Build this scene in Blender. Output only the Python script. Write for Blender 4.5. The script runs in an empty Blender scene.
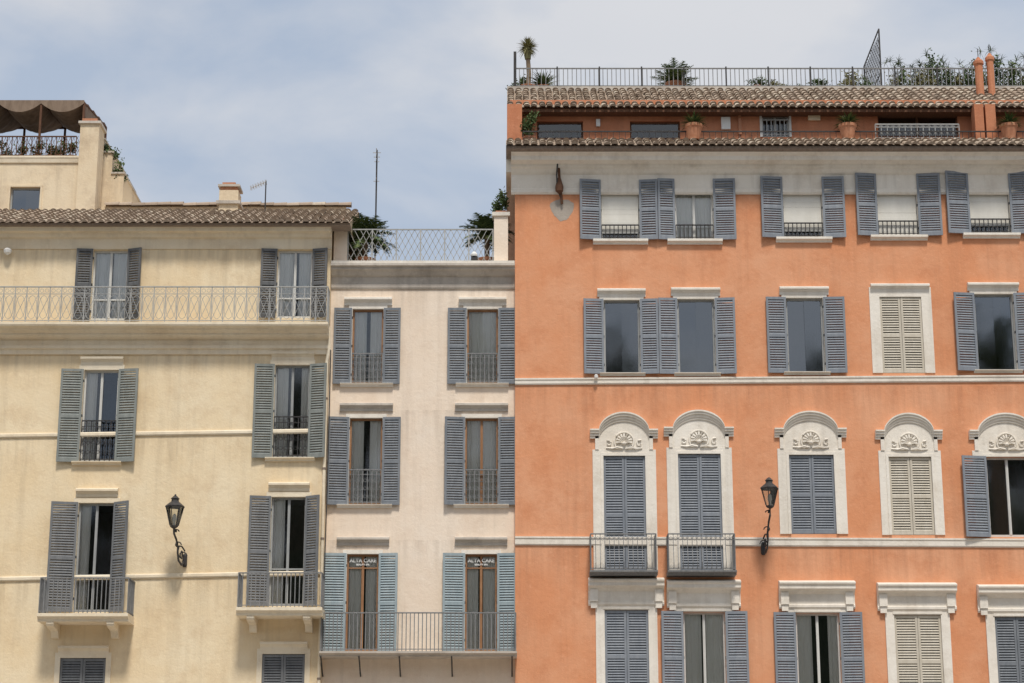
import bpy, math, random
from mathutils import Vector
random.seed(7)
R=random.uniform
# ------------------------------------------------------------------ camera model
TH=math.radians(15.0); FPX=2000.0; CY=-50.0; CZ=1.6
ct,st=math.cos(TH),math.sin(TH)
def U(px,py,Y):
    """survey helper: photo measurement -> (X,Z) on the vertical plane at depth Y"""
    a=(px-512)/FPX; b=(341.5-py)/FPX
    t=(Y-CY)/(ct-b*st)
    return a*t, CZ+(st+b*ct)*t
def UX(px,py,Y): return U(px,py,Y)[0]
def UZ(py,Y): return U(512,py,Y)[1]
scene=bpy.context.scene
# ------------------------------------------------------------------ materials
M={}
def newmat(name):
    m=bpy.data.materials.new(name); m.use_nodes=True
    nt=m.node_tree; bs=nt.nodes['Principled BSDF']; M[name]=m
    return m,nt,bs
def N(nt,t,**k):
    n=nt.nodes.new(t)
    for a,b in k.items(): setattr(n,a,b)
    return n
def noise(nt,scale,detail=4,rough=.55,sc=(1,1,1),off=(0,0,0)):
    tc=N(nt,'ShaderNodeTexCoord'); mp=N(nt,'ShaderNodeMapping')
    mp.inputs['Scale'].default_value=sc; mp.inputs['Location'].default_value=off
    nt.links.new(tc.outputs['Object'],mp.inputs['Vector'])
    n=N(nt,'ShaderNodeTexNoise'); n.inputs['Scale'].default_value=scale
    n.inputs['Detail'].default_value=detail; n.inputs['Roughness'].default_value=rough
    nt.links.new(mp.outputs[0],n.inputs['Vector']); return n.outputs['Fac']
def ramp(nt,src,p0,p1,v0=0.,v1=1.):
    r=N(nt,'ShaderNodeMapRange'); r.inputs['From Min'].default_value=p0; r.inputs['From Max'].default_value=p1
    r.inputs['To Min'].default_value=v0; r.inputs['To Max'].default_value=v1
    nt.links.new(src,r.inputs['Value']); return r.outputs[0]
def math_(nt,op,a,b):
    m=N(nt,'ShaderNodeMath',operation=op)
    for i,v in ((0,a),(1,b)):
        if isinstance(v,(int,float)): m.inputs[i].default_value=v
        else: nt.links.new(v,m.inputs[i])
    return m.outputs[0]
def mix(nt,fac,a,b,mode='MIX'):
    m=N(nt,'ShaderNodeMix'); m.data_type='RGBA'; m.blend_type=mode
    for i,v in ((0,fac),(6,a),(7,b)):
        if isinstance(v,(int,float)): m.inputs[i].default_value=v
        elif isinstance(v,tuple): m.inputs[i].default_value=(*v,1)
        else: nt.links.new(v,m.inputs[i])
    return m.outputs[2]
def bump(nt,bs,src,s,d=.02):
    b=N(nt,'ShaderNodeBump'); b.inputs['Strength'].default_value=s; b.inputs['Distance'].default_value=d
    nt.links.new(src,b.inputs['Height']); nt.links.new(b.outputs[0],bs.inputs['Normal'])
def plaster(name,base,light,dark,dirt=.35,seed=0,ledges=(),led=.6):
    m,nt,bs=newmat(name)
    c=mix(nt,ramp(nt,noise(nt,.45,5,.65,off=(seed,0,seed)),.38,.62),base,light)
    c=mix(nt,ramp(nt,noise(nt,1.1,6,.74,off=(seed+5,0,0)),.50,.72,0,.75),c,dark)
    streak_tone=tuple(x*.58+.03 for x in dark)
    streak=noise(nt,1.0,5,.62,sc=(3.6,3.6,.20),off=(seed,0,3))
    c=mix(nt,ramp(nt,streak,.50,.78,0,dirt),c,streak_tone)
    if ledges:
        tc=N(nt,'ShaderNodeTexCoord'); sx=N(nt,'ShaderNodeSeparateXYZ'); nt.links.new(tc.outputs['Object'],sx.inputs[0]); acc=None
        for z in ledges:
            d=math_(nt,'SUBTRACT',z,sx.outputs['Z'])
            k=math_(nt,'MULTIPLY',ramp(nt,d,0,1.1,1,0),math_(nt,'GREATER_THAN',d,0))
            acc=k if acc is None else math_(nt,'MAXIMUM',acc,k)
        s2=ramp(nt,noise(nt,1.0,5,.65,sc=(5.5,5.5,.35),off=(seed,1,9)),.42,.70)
        c=mix(nt,math_(nt,'MULTIPLY',math_(nt,'MULTIPLY',acc,s2),led),c,streak_tone)  # darker vertical streaks, strongest just below each ledge, fading downward
    sp=ramp(nt,noise(nt,7,3,.7,off=(seed,2,0)),.58,.74,0,.4)
    c=mix(nt,sp,c,tuple(min(1,x*1.08+.03) for x in light))
    nt.links.new(c,bs.inputs['Base Color']); bs.inputs['Roughness'].default_value=.92
    bs.inputs['Specular IOR Level'].default_value=.15
    bump(nt,bs,noise(nt,8,5,.75),.45,.03)
def paint(name,c1,c2,rough=.6,scale=4,bs_=.15,streak=True):
    m,nt,bs=newmat(name)
    s=noise(nt,scale,4,.7,sc=(2,2,.6) if streak else (1,1,1))
    a=N(nt,'ShaderNodeAttribute'); a.attribute_name='tint'
    c=mix(nt,ramp(nt,s,.35,.7),c1,c2)
    c=mix(nt,ramp(nt,a.outputs['Fac'],0,1,0,.3),c,tuple(x*.72 for x in c1))
    nt.links.new(c,bs.inputs['Base Color'])
    bs.inputs['Roughness'].default_value=rough; bs.inputs['Specular IOR Level'].default_value=.25
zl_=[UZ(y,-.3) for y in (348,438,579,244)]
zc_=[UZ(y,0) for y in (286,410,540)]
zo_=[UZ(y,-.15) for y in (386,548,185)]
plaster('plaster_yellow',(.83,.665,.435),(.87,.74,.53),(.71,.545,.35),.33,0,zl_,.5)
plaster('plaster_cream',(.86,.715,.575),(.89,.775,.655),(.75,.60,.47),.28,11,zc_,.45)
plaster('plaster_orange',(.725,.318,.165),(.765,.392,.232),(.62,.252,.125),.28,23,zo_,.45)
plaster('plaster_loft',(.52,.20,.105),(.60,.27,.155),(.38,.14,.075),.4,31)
plaster('plaster_penthouse',(.74,.595,.41),(.80,.68,.50),(.56,.44,.31),.45,37)
plaster('stone_white',(.82,.76,.67),(.87,.825,.75),(.67,.60,.51),.38,41)
plaster('stone_yellow',(.82,.70,.52),(.86,.77,.61),(.69,.575,.42),.35,43)
plaster('stone_grey',(.52,.465,.405),(.62,.57,.505),(.35,.31,.27),.5,47)
plaster('patch',(.40,.35,.30),(.48,.43,.38),(.32,.26,.22),.2,53)
paint('sh_blue',(.222,.248,.288),(.300,.325,.360))
paint('sh_blue2',(.175,.194,.220),(.25,.270,.296))
paint('sh_greygreen',(.21,.23,.22),(.30,.32,.305))
paint('sh_dark',(.10,.105,.11),(.17,.172,.178))
paint('sh_mid',(.16,.168,.178),(.24,.247,.255))
paint('sh_sky',(.30,.375,.41),(.40,.47,.50))
paint('sh_cream',(.57,.52,.43),(.68,.63,.54))
paint('wood_white',(.62,.62,.60),(.74,.74,.71))
paint('wood_grey',(.32,.335,.34),(.43,.44,.44))
paint('wood_brown',(.30,.15,.075),(.43,.24,.13))
paint('iron',(.035,.037,.04),(.09,.08,.075),.55,9)
paint('iron_grey',(.18,.185,.19),(.30,.30,.30),.6,9)
paint('iron_light',(.36,.365,.36),(.50,.50,.48),.6,9)
paint('rust',(.10,.05,.03),(.20,.10,.06),.8,12)
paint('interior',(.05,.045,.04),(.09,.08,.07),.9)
paint('curtain',(.86,.83,.76),(.92,.90,.85),.9,3)
paint('blind',(.72,.70,.64),(.80,.785,.73),.8,1.2)
paint('terracotta',(.46,.20,.11),(.58,.30,.19),.85,8,streak=False)
paint('canvas',(.20,.145,.105),(.33,.25,.19),.9,3)
paint('canvas_light',(.48,.42,.35),(.60,.54,.46),.9,3)
paint('bark',(.18,.13,.09),(.30,.23,.16),.95,14)
paint('aluminium',(.45,.45,.46),(.6,.6,.6),.4,9)
paint('tar',(.10,.085,.075),(.18,.15,.13),.9,6)
paint('gutter',(.22,.17,.14),(.32,.26,.21),.7,6)
paint('sign_white',(.80,.80,.78),(.85,.85,.83),.6)
def tinted(name,c0,c1,c2,rough=.85,tr=0):
    m,nt,bs=newmat(name)
    a=N(nt,'ShaderNodeAttribute'); a.attribute_name='tint'
    cr=N(nt,'ShaderNodeValToRGB'); e=cr.color_ramp.elements
    e[0].position=0; e[0].color=(*c0,1); e[1].position=1; e[1].color=(*c2,1)
    k=e.new(.5); k.color=(*c1,1)
    nt.links.new(a.outputs['Fac'],cr.inputs[0])
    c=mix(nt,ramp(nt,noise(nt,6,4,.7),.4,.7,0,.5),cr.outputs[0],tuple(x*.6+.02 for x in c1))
    nt.links.new(c,bs.inputs['Base Color']); bs.inputs['Roughness'].default_value=rough
    bs.inputs['Specular IOR Level'].default_value=.2
tinted('tile',(.22,.17,.13),(.46,.36,.275),(.62,.54,.43))
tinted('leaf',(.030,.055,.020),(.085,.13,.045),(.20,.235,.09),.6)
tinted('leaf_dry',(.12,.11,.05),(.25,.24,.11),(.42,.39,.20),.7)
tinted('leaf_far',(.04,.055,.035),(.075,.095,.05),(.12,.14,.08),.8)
def glassmat(name,refl,tint,seed=0):
    m,nt,bs=newmat(name); nt.nodes.remove(bs)
    out=nt.nodes['Material Output']
    tr=N(nt,'ShaderNodeBsdfTransparent'); tr.inputs[0].default_value=(*tint,1)
    gl=N(nt,'ShaderNodeBsdfGlossy'); gl.inputs['Roughness'].default_value=.06; gl.inputs['Color'].default_value=(.9,.95,1,1)
    mx=N(nt,'ShaderNodeMixShader')
    f=N(nt,'ShaderNodeFresnel'); f.inputs[0].default_value=1.5
    ad=N(nt,'ShaderNodeMath',operation='ADD'); ad.inputs[1].default_value=refl; nt.links.new(f.outputs[0],ad.inputs[0])
    b=N(nt,'ShaderNodeBump'); b.inputs['Strength'].default_value=.16; b.inputs['Distance'].default_value=.02
    nt.links.new(noise(nt,1.1,1,.5,off=(seed,0,0)),b.inputs['Height']); nt.links.new(b.outputs[0],gl.inputs['Normal'])
    nt.links.new(ad.outputs[0],mx.inputs[0]); nt.links.new(tr.outputs[0],mx.inputs[1]); nt.links.new(gl.outputs[0],mx.inputs[2])
    nt.links.new(mx.outputs[0],out.inputs['Surface'])
glassmat('glass',.08,(.98,.99,.99)); glassmat('glass_dark',.17,(.40,.43,.44),5)
glassmat('glass_lamp',.06,(.9,.9,.86),5)
# ------------------------------------------------------------------ mesh builder
class MB:
    def __init__(s): s.v=[];s.f=[];s.m=[];s.t=[];s.slots=[]
    def mi(s,m):
        if m not in s.slots: s.slots.append(m)
        return s.slots.index(m)
    def add(s,vs,fs,mat,t=None):
        o=len(s.v); s.v.extend(vs); k=s.mi(mat)
        if t is None: t=R(0,1)
        for f in fs: s.f.append([o+i for i in f]); s.m.append(k); s.t.append(t)
    def box(s,x0,x1,y0,y1,z0,z1,mat,t=None):
        if x0>x1:x0,x1=x1,x0
        if y0>y1:y0,y1=y1,y0
        if z0>z1:z0,z1=z1,z0
        v=[(x0,y0,z0),(x1,y0,z0),(x1,y1,z0),(x0,y1,z0),(x0,y0,z1),(x1,y0,z1),(x1,y1,z1),(x0,y1,z1)]
        s.add(v,[(0,3,2,1),(4,5,6,7),(0,1,5,4),(1,2,6,5),(2,3,7,6),(3,0,4,7)],mat,t)
    def obox(s,o,u,n,u0,u1,n0,n1,z0,z1,mat,shear=0,t=None):
        v=[]
        for z in (z0,z1):
            for (a,b) in ((u0,n0),(u1,n0),(u1,n1),(u0,n1)):
                v.append((o[0]+u[0]*a+n[0]*b,o[1]+u[1]*a+n[1]*b,z+(shear if b==n0 else 0)))
        s.add(v,[(0,3,2,1),(4,5,6,7),(0,1,5,4),(1,2,6,5),(2,3,7,6),(3,0,4,7)],mat,t)
    def tube(s,pts,r,mat,n=4,r1=None,t=None):
        pts=[Vector(p) for p in pts]; vs=[];fs=[]; L=len(pts)
        for i,p in enumerate(pts):
            d=(pts[min(i+1,L-1)]-pts[max(i-1,0)])
            if d.length<1e-6: d=Vector((0,0,1))
            d.normalize()
            a=d.cross(Vector((0,0,1)) if abs(d.z)<.9 else Vector((1,0,0))).normalized(); b=d.cross(a)
            rr=r if r1 is None else r+(r1-r)*i/(L-1)
            for k in range(n):
                an=2*math.pi*(k+.5)/n; q=p+a*math.cos(an)*rr+b*math.sin(an)*rr; vs.append(tuple(q))
        for i in range(L-1):
            for k in range(n):
                k2=(k+1)%n; fs.append((i*n+k,i*n+k2,(i+1)*n+k2,(i+1)*n+k))
        fs.append(tuple(range(n))[::-1]); fs.append(tuple((L-1)*n+k for k in range(n)))
        s.add(vs,fs,mat,t)
    def lathe(s,c,prof,mat,n=16,t=None,ph=0):
        vs=[];fs=[]
        for (r,z) in prof:
            for k in range(n):
                a=2*math.pi*k/n+ph; vs.append((c[0]+r*math.cos(a),c[1]+r*math.sin(a),c[2]+z))
        for i in range(len(prof)-1):
            for k in range(n):
                k2=(k+1)%n; fs.append((i*n+k,i*n+k2,(i+1)*n+k2,(i+1)*n+k))
        fs.append(tuple(range(n))[::-1]); fs.append(tuple((len(prof)-1)*n+k for k in range(n)))
        s.add(vs,fs,mat,t)
    def mold(s,xa,xb,za,zb,F,prof,mat,cap=True):
        p=[(-.02,prof[0][1])]+list(prof)+[(-.02,prof[-1][1])]
        n=len(p); vs=[(xa,F-o,za+z) for o,z in p]+[(xb,F-o,zb+z) for o,z in p]; fs=[]
        for i in range(n-1): fs.append((i,n+i,n+i+1,i+1))
        fs.append((n-1,2*n-1,n,0))
        fs.append(tuple(range(n))[::1]); fs.append(tuple(range(n,2*n))[::-1])
        s.add(vs,fs,mat)
    def quad(s,a,b,c,d,mat,t=None): s.add([a,b,c,d],[(0,1,2,3)],mat,t)
    def build(s,name,parent=None,smooth=False):
        me=bpy.data.meshes.new(name); me.from_pydata(s.v,[],s.f)
        for k in s.slots: me.materials.append(M[k])
        me.polygons.foreach_set('material_index',s.m)
        at=me.attributes.new('tint','FLOAT','FACE'); at.data.foreach_set('value',s.t)
        if smooth: me.polygons.foreach_set('use_smooth',[True]*len(s.f))
        me.update(); ob=bpy.data.objects.new(name,me); scene.collection.objects.link(ob)
        if parent: ob.parent=parent
        return ob
def empty(name,loc=(0,0,0)):
    e=bpy.data.objects.new(name,None); scene.collection.objects.link(e); e.empty_display_size=.3
    return e
class Bld:
    def __init__(s,name,F,wall): s.name=name; s.F=F; s.wall=wall; s.parts={}; s.holes=[]; s.root=empty(name)
    def p(s,n):
        if n not in s.parts: s.parts[n]=MB()
        return s.parts[n]
    def facade(s,xa,xb,z0,z1,depth):
        mb=s.p('walls'); F=s.F
        xs=sorted({xa,xb}|{round(v,4) for h in s.holes for v in h[:2] if xa<v<xb})
        zs=sorted({z0,z1}|{round(v,4) for h in s.holes for v in h[2:] if z0<v<z1})
        idx={};vs=[];fs=[]
        def V(i,j):
            if (i,j) not in idx: idx[(i,j)]=len(vs); vs.append((xs[i],F,zs[j]))
            return idx[(i,j)]
        for i in range(len(xs)-1):
            for j in range(len(zs)-1):
                cx=(xs[i]+xs[i+1])/2; cz=(zs[j]+zs[j+1])/2
                if any(h[0]<cx<h[1] and h[2]<cz<h[3] for h in s.holes): continue
                fs.append((V(i,j),V(i+1,j),V(i+1,j+1),V(i,j+1)))
        mb.add(vs,fs,s.wall)
        Y=F+depth
        mb.quad((xa,Y,z0),(xa,F,z0),(xa,F,z1),(xa,Y,z1),s.wall)
        mb.quad((xb,F,z0),(xb,Y,z0),(xb,Y,z1),(xb,F,z1),s.wall)
        mb.quad((xb,Y,z0),(xa,Y,z0),(xa,Y,z1),(xb,Y,z1),s.wall)
        mb.quad((xa,F,z1),(xb,F,z1),(xb,Y,z1),(xa,Y,z1),'tar')
    def done(s):
        for n,mb in s.parts.items(): mb.build(n,s.root)
# ------------------------------------------------------------------ architectural parts
def shutter(mb,hx,hy,z0,z1,w,dirx,ang,mat):
    a=math.radians(ang); u=(dirx*math.cos(a),-math.sin(a)); n=(-dirx*math.sin(a)*1.0,-math.cos(a))
    o=(hx,hy); T=.045; S=.055; tn=R(0,1)
    z0+=.01; z1-=.01
    mb.obox(o,u,n,0,S,0,T,z0,z1,mat,t=tn); mb.obox(o,u,n,w-S,w,0,T,z0,z1,mat,t=tn)
    rails=[(z0,z0+.09),(z1-.07,z1)]
    zm=z0+(z1-z0)*.47; rails.append((zm,zm+.07))
    for r in rails: mb.obox(o,u,n,S,w-S,.003,T-.003,r[0],r[1],mat,t=tn)
    for (a0,a1) in ((z0+.09,zm),(zm+.07,z1-.07)):
        k=max(1,int(round((a1-a0)/.066))); p=(a1-a0)/k
        for i in range(k):
            zz=a0+i*p
            mb.obox(o,u,n,S-.004,w-S+.004,.006,T-.008,zz+.002,zz+.016,mat,shear=p*.72*R(.85,1.1),t=tn*.6+R(0,.4))
def arcpts(c,r,a0,a1,n,pl='xz',y=0):
    return [(c[0]+r*math.cos(a0+(a1-a0)*i/n),y,c[1]+r*math.sin(a0+(a1-a0)*i/n)) for i in range(n+1)]
def rail(mb,Xa,Xb,Y,z0,z1,mat,style='plain',sp=.11,r=.011):
    w=Xb-Xa
    mb.box(Xa,Xb,Y-.018,Y+.018,z1-.03,z1,mat); mb.box(Xa,Xb,Y-.012,Y+.012,z0+.04,z0+.06,mat)
    h=z1-z0
    if style in('plain','belly','ring'):
        n=max(2,int(round(w/sp)))
        if style=='ring':
            mb.box(Xa,Xb,Y-.01,Y+.01,z0+h*.80,z0+h*.80+.018,mat)
            mb.box(Xa,Xb,Y-.01,Y+.01,z0+h*.22,z0+h*.22+.018,mat)
        for i in range(n+1):
            x=Xa+w*i/n
            if style=='belly' and 0<i<n:
                mb.tube([(x,Y,z1-.02),(x,Y,z0+h*.55),(x,Y-.07,z0+h*.35),(x,Y-.10,z0+h*.2),(x,Y-.05,z0+.07),(x,Y,z0+.05)],r,mat)
            else: mb.box(x-r,x+r,Y-r,Y+r,z0,z1-.02,mat)
            if style=='belly' and i<n:
                cx=x+w/n/2; mb.tube(arcpts((cx,z0+h*.86),w/n*.38,0,2*math.pi,7,y=Y),r*.7,mat)
            if style=='ring' and i<n:
                cx=x+w/n/2; rr=w/n*.40
                for zc in (z0+h*.5,):
                    mb.tube(arcpts((cx,zc),rr,0,2*math.pi,8,y=Y),r*.7,mat)
                mb.tube(arcpts((cx,z0+h*.88),rr*.8,0,2*math.pi,6,y=Y),r*.6,mat)
    elif style=='scroll':
        n=max(2,int(round(w/.30))); p=w/n
        mb.box(Xa,Xb,Y-.01,Y+.01,z0+h*.78,z0+h*.78+.015,mat)
        for i in range(n+1):
            x=Xa+p*i; mb.box(x-r,x+r,Y-r,Y+r,z0,z1,mat)
            if i<n:
                cx=x+p/2; zc=z0+h*.42
                pts=[(cx+p*.42*math.cos(t)*(1),Y,zc+h*.33*math.sin(t)) for t in [2*math.pi*k/12 for k in range(13)]]
                mb.tube(pts,r*.75,mat)
                mb.tube([(x,Y,z0+.06),(cx,Y,zc),(x+p,Y,z0+h*.78)],r*.7,mat)
                mb.tube([(x+p,Y,z0+.06),(cx,Y,zc),(x,Y,z0+h*.78)],r*.7,mat)
                mb.tube(arcpts((cx-p*.22,z0+h*.88),p*.17,0,2*math.pi,7,y=Y),r*.6,mat)
                mb.tube(arcpts((cx+p*.22,z0+h*.88),p*.17,0,2*math.pi,7,y=Y),r*.6,mat)
    elif style=='balconet':
        n=max(2,int(round(w/.12))); p=w/n
        for i in range(n+1):
            x=Xa+p*i; mb.box(x-r,x+r,Y-r,Y+r,z0,z1-.02,mat)
            if i<n:
                cx=x+p/2
                for q,zc in enumerate((.22,.45,.68)):
                    mb.tube(arcpts((cx,z0+h*zc),p*.36,0,2*math.pi,7,y=Y),r*.75,mat)
        mb.box(Xa,Xb,Y-.01,Y+.01,z0+h*.84,z0+h*.84+.015,mat)
def siderail(mb,X,Y0,Y1,z0,z1,mat,sp=.12,r=.011):
    mb.box(X-.015,X+.015,Y0,Y1,z1-.03,z1-.002,mat); mb.box(X-.012,X+.012,Y0,Y1,z0+.04,z0+.058,mat)
    n=max(1,int(round((Y1-Y0)/sp)))
    for i in range(n):
        y=Y0+(Y1-Y0)*(i+.5)/n; mb.box(X-r,X+r,y-r,y+r,z0,z1-.02,mat)
def window(B,X0,X1,Z0,Z1,frame='wood_white',glass='glass',curtain=None,closed=None,sh=None,surr=None,sill=None,
           head=None,transom=None,leaf=True,wrail=None,ang=None,stand=.035,ajar=None):
    F=B.F; B.holes.append((X0,X1,Z0,Z1)); D=.24
    wm=surr[1] if surr else B.wall
    rv=B.p('window_reveals')
    rv.quad((X0,F,Z0),(X0,F+D,Z0),(X0,F+D,Z1),(X0,F,Z1),wm); rv.quad((X1,F+D,Z0),(X1,F,Z0),(X1,F,Z1),(X1,F+D,Z1),wm)
    rv.quad((X0,F,Z1),(X0,F+D,Z1),(X1,F+D,Z1),(X1,F,Z1),wm); rv.quad((X0,F+D,Z0),(X0,F,Z0),(X1,F,Z0),(X1,F+D,Z0),wm)
    W=X1-X0; c=(X0+X1)/2
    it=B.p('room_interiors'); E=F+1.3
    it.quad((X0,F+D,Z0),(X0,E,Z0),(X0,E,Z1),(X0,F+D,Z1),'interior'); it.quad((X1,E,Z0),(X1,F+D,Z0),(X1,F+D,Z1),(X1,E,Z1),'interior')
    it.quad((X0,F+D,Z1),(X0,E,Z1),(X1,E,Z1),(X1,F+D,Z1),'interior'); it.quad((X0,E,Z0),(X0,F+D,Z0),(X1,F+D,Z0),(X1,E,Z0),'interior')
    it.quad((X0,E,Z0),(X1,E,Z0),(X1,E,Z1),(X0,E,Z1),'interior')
    if not closed:
        fr=B.p('window_frames'); y0=F+.09; y1=F+.14; t=.045
        fr.box(X0,X0+t,y0,y1,Z0,Z1,frame); fr.box(X1-t,X1,y0,y1,Z0,Z1,frame)
        fr.box(X0+t,X1-t,y0+.002,y1,Z1-.05,Z1,frame); fr.box(X0+t,X1-t,y0+.002,y1,Z0,Z0+.07,frame)
        if leaf:
            fr.box(c-.032,c+.032,y0-.008,y1,Z0+.07,Z1-.05,frame)
            fr.box(c-.008,c+.008,y0-.020,y0-.008,Z0+.07,Z1-.05,frame)
        if transom:
            zz=Z0+(Z1-Z0)*transom
            fr.box(X0+t,X1-t,y0+.004,y1-.004,zz-.018,zz+.018,frame)
        g=B.p('window_glass'); yg=F+.12
        for (a,b) in ((X0+.04,c),(c,X1-.04)):
            t1,t2=R(-.007,.007),R(-.007,.007)
            g.quad((a,yg+t1,Z0+.06),(b,yg-t1,Z0+.06),(b,yg-t1+t2,Z1-.04),(a,yg+t1+t2,Z1-.04),glass)
        cu=B.p('curtains')
        def drape(a,b,zb,zt,mat,y,amp=.014):
            n=max(4,int((b-a)/.025)); vs=[];fs=[]; ph=R(0,6)
            for i in range(n+1):
                x=a+(b-a)*i/n; d=amp*math.sin(x*46+ph)+amp*.6*math.sin(x*83+ph*2)
                vs+= [(x,y+d,zb),(x,y+d*.6,zt)]
            for i in range(n): fs.append((2*i,2*i+2,2*i+3,2*i+1))
            cu.add(vs,fs,mat,R(0,.4))
        yc=F+.165
        if curtain=='white': drape(X0+.01,X1-.01,Z0,Z1,'curtain',yc)
        elif curtain=='part': drape(X0+.01,X0+W*R(.40,.47),Z0,Z1,'curtain',yc); drape(X0+W*R(.54,.62),X1-.01,Z0,Z1,'curtain',yc)
        elif curtain=='sides':
            drape(X0+.01,X0+W*R(.28,.40),Z0,Z1,'curtain',yc); drape(X1-W*R(.24,.40),X1-.01,Z0,Z1,'curtain',yc)
        elif curtain=='one': drape(X0+.01,X0+W*R(.3,.42),Z0,Z1,'curtain',yc)
        elif curtain=='blind':
            zz=Z0+(Z1-Z0)*R(0.0,.16)
            n=int((Z1-zz)/.12)
            for i in range(n):
                a=zz+(Z1-.02-zz)*i/n; b=zz+(Z1-.02-zz)*(i+1)/n; y=F+.06+R(-.002,.002)
                cu.box(X0+.02,X1-.02,y,y+.008,a,b-.004 if i%4==0 else b,'blind',t=R(0,.25))
            cu.box(X0+.02,X1-.02,F+.055,F+.08,zz-.03,zz,'wood_grey')
    S=B.p('shutters')
    if closed:
        w=W/2-.008
        shutter(S,X0+.004,F+.05,Z0,Z1,w,1,R(0,1.2),closed); shutter(S,X1-.004,F+.05,Z0,Z1,w,-1,R(0,1.2),closed)
    if sh:
        wl,wr,m=sh[:3]
        al,ar=(ang if ang else (R(1,9),R(1,9)))
        if wl: shutter(S,X0-.01,F-stand,Z0-.02,Z1+.02,wl/math.cos(math.radians(al)),-1,al,m)
        if wr: shutter(S,X1+.01,F-stand,Z0-.02,Z1+.02,wr/math.cos(math.radians(ar)),1,ar,m)
        for x in (X0-.01,X1+.01):
            for q in (.12,.5,.88):
                zz=Z0+(Z1-Z0)*q; S.box(x-.02,x+.02,F-stand,F+.02,zz-.03,zz+.03,'iron')
    T=B.p('stone_trim')
    if surr:
        w,m=surr; pr=.03
        T.box(X0-w,X0,F-pr,F+.01,Z0,Z1+w,m); T.box(X1,X1+w,F-pr,F+.01,Z0,Z1+w,m); T.box(X0,X1,F-pr,F+.01,Z1,Z1+w,m)
    if sill:
        w,m,h=sill
        T.mold(X0-w,X1+w,Z0,Z0,F,[(.05,-h-.03),(.05,-h+.0),(.11,-h+.03),(.13,-h+.04),(.13,-.0)],m)
    if head:
        w,dz,m=head
        T.mold(X0-w,X1+w,Z1+dz,Z1+dz,F,[(.035,-.07),(.04,0),(.09,.05),(.13,.07),(.13,.12),(.06,.15)],m)
    if wrail:
        st_,h,m=wrail[:3]; rail(B.p('window_rails'),X0+.01,X1-.01,F-.015,Z0+.02,Z0+h,m,st_)
def pw(B,l,a,b,r,y0,y1,mat=None,**k):
    """window surveyed from photo: shutter outer l, opening a..b, shutter outer r, top y0, bottom y1"""
    F=B.F; ym=(y0+y1)/2
    Xa,Xb=UX(a,ym,F),UX(b,ym,F); Z1=UZ(y0,F); Z0=UZ(y1,F)
    if l is not None and mat: k['sh']=(UX(a,ym,F)-UX(l,ym,F) if l!=a else 0,UX(r,ym,F)-UX(b,ym,F) if r!=b else 0,mat)
    window(B,Xa,Xb,Z0,Z1,**k); return Xa,Xb,Z0,Z1
def balcony(B,a,b,yr,ys,ysb,depth,style,mat,slabmat,brk=None,sp=.11,r=.011):
    F=B.F; Yf=F-depth
    Xa,Xb=UX(a,ys,Yf),UX(b,ys,Yf); z1=UZ(yr,Yf); z0=UZ(ys,Yf); zb=UZ(ysb,Yf)
    m=B.p('balcony_railings'); rail(m,Xa+.03,Xb-.03,Yf+.04,z0,z1,mat,style,sp,r)
    siderail(m,Xa+.03,Yf+.06,F-.002,z0,z1,mat); siderail(m,Xb-.03,Yf+.06,F-.002,z0,z1,mat)
    T=B.p('balcony_slabs'); h=z0-zb
    T.mold(Xa,Xb,zb,zb,F,[(depth-.10,0),(depth-.09,h*.3),(depth-.03,h*.55),(depth,h*.6),(depth,h)],slabmat)
    if brk:
        for px in brk:
            x=UX(px,ysb,F-depth*.5); bh=.34; w=.09
            pr=[(F+.01,zb-bh),(F-.12,zb-bh+.02),(F-.17,zb-bh*.72),(F-.24,zb-bh*.5),(F-depth*.62,zb-bh*.40),(F-depth*.86,zb-bh*.30),(F-depth*.90,zb-.05),(F-depth*.86,zb+.004),(F+.01,zb+.004)]
            n=len(pr); vs=[(x-w,y,z) for y,z in pr]+[(x+w,y,z) for y,z in pr]
            fs=[(i,(i+1)%n,n+(i+1)%n,n+i) for i in range(n)]+[tuple(range(n))[::-1],tuple(range(n,2*n))]
            T.add(vs,fs,slabmat)
    return Xa,Xb,z0,z1,zb
def tiles(mb,Xa,Xb,Yf,Zf,Yb,Zb,per=.21):
    d=Vector((0,Yb-Yf,Zb-Zf)); L=d.length; d.normalize(); nn=Vector((0,-d.z,d.y))
    mb.quad((Xa,Yf,Zf-.0),(Xb,Yf,Zf),(Xb,Yb,Zb),(Xa,Yb,Zb),'tile',.25)
    cols=int((Xb-Xa)/per); per=(Xb-Xa)/cols; rows=max(1,int(math.ceil(L/.34)))
    for i in range(cols):
        x=Xa+per*(i+.5)
        for j in range(rows):
            s0=j*.34+R(-.02,.02)-(.05 if j==0 else 0); s1=min(L,s0+.40); lift=.03+R(0,.014); dx=R(-.014,.014); r0=per*.42; r1=per*.35; sk=R(-.015,.015)
            vs=[]
            for (s_,r_,lf,k_) in ((s0,r0,lift,sk),(s1,r1,.0,-sk)):
                for k in range(6):
                    a=math.pi*k/5; p=Vector((x+dx+k_+r_*math.cos(a),Yf,Zf))+d*s_+nn*(r_*.8*math.sin(a)+lf); vs.append(tuple(p))
            fs=[(k,k+1,7+k,6+k) for k in range(5)]
            t=min(1,max(0,random.gauss(.55,.28)))
            mb.add(vs,fs,'tile',t); mb.add(vs[:6],[(0,1,2,3,4,5)],'tile',.1 if j else .3)
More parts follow.
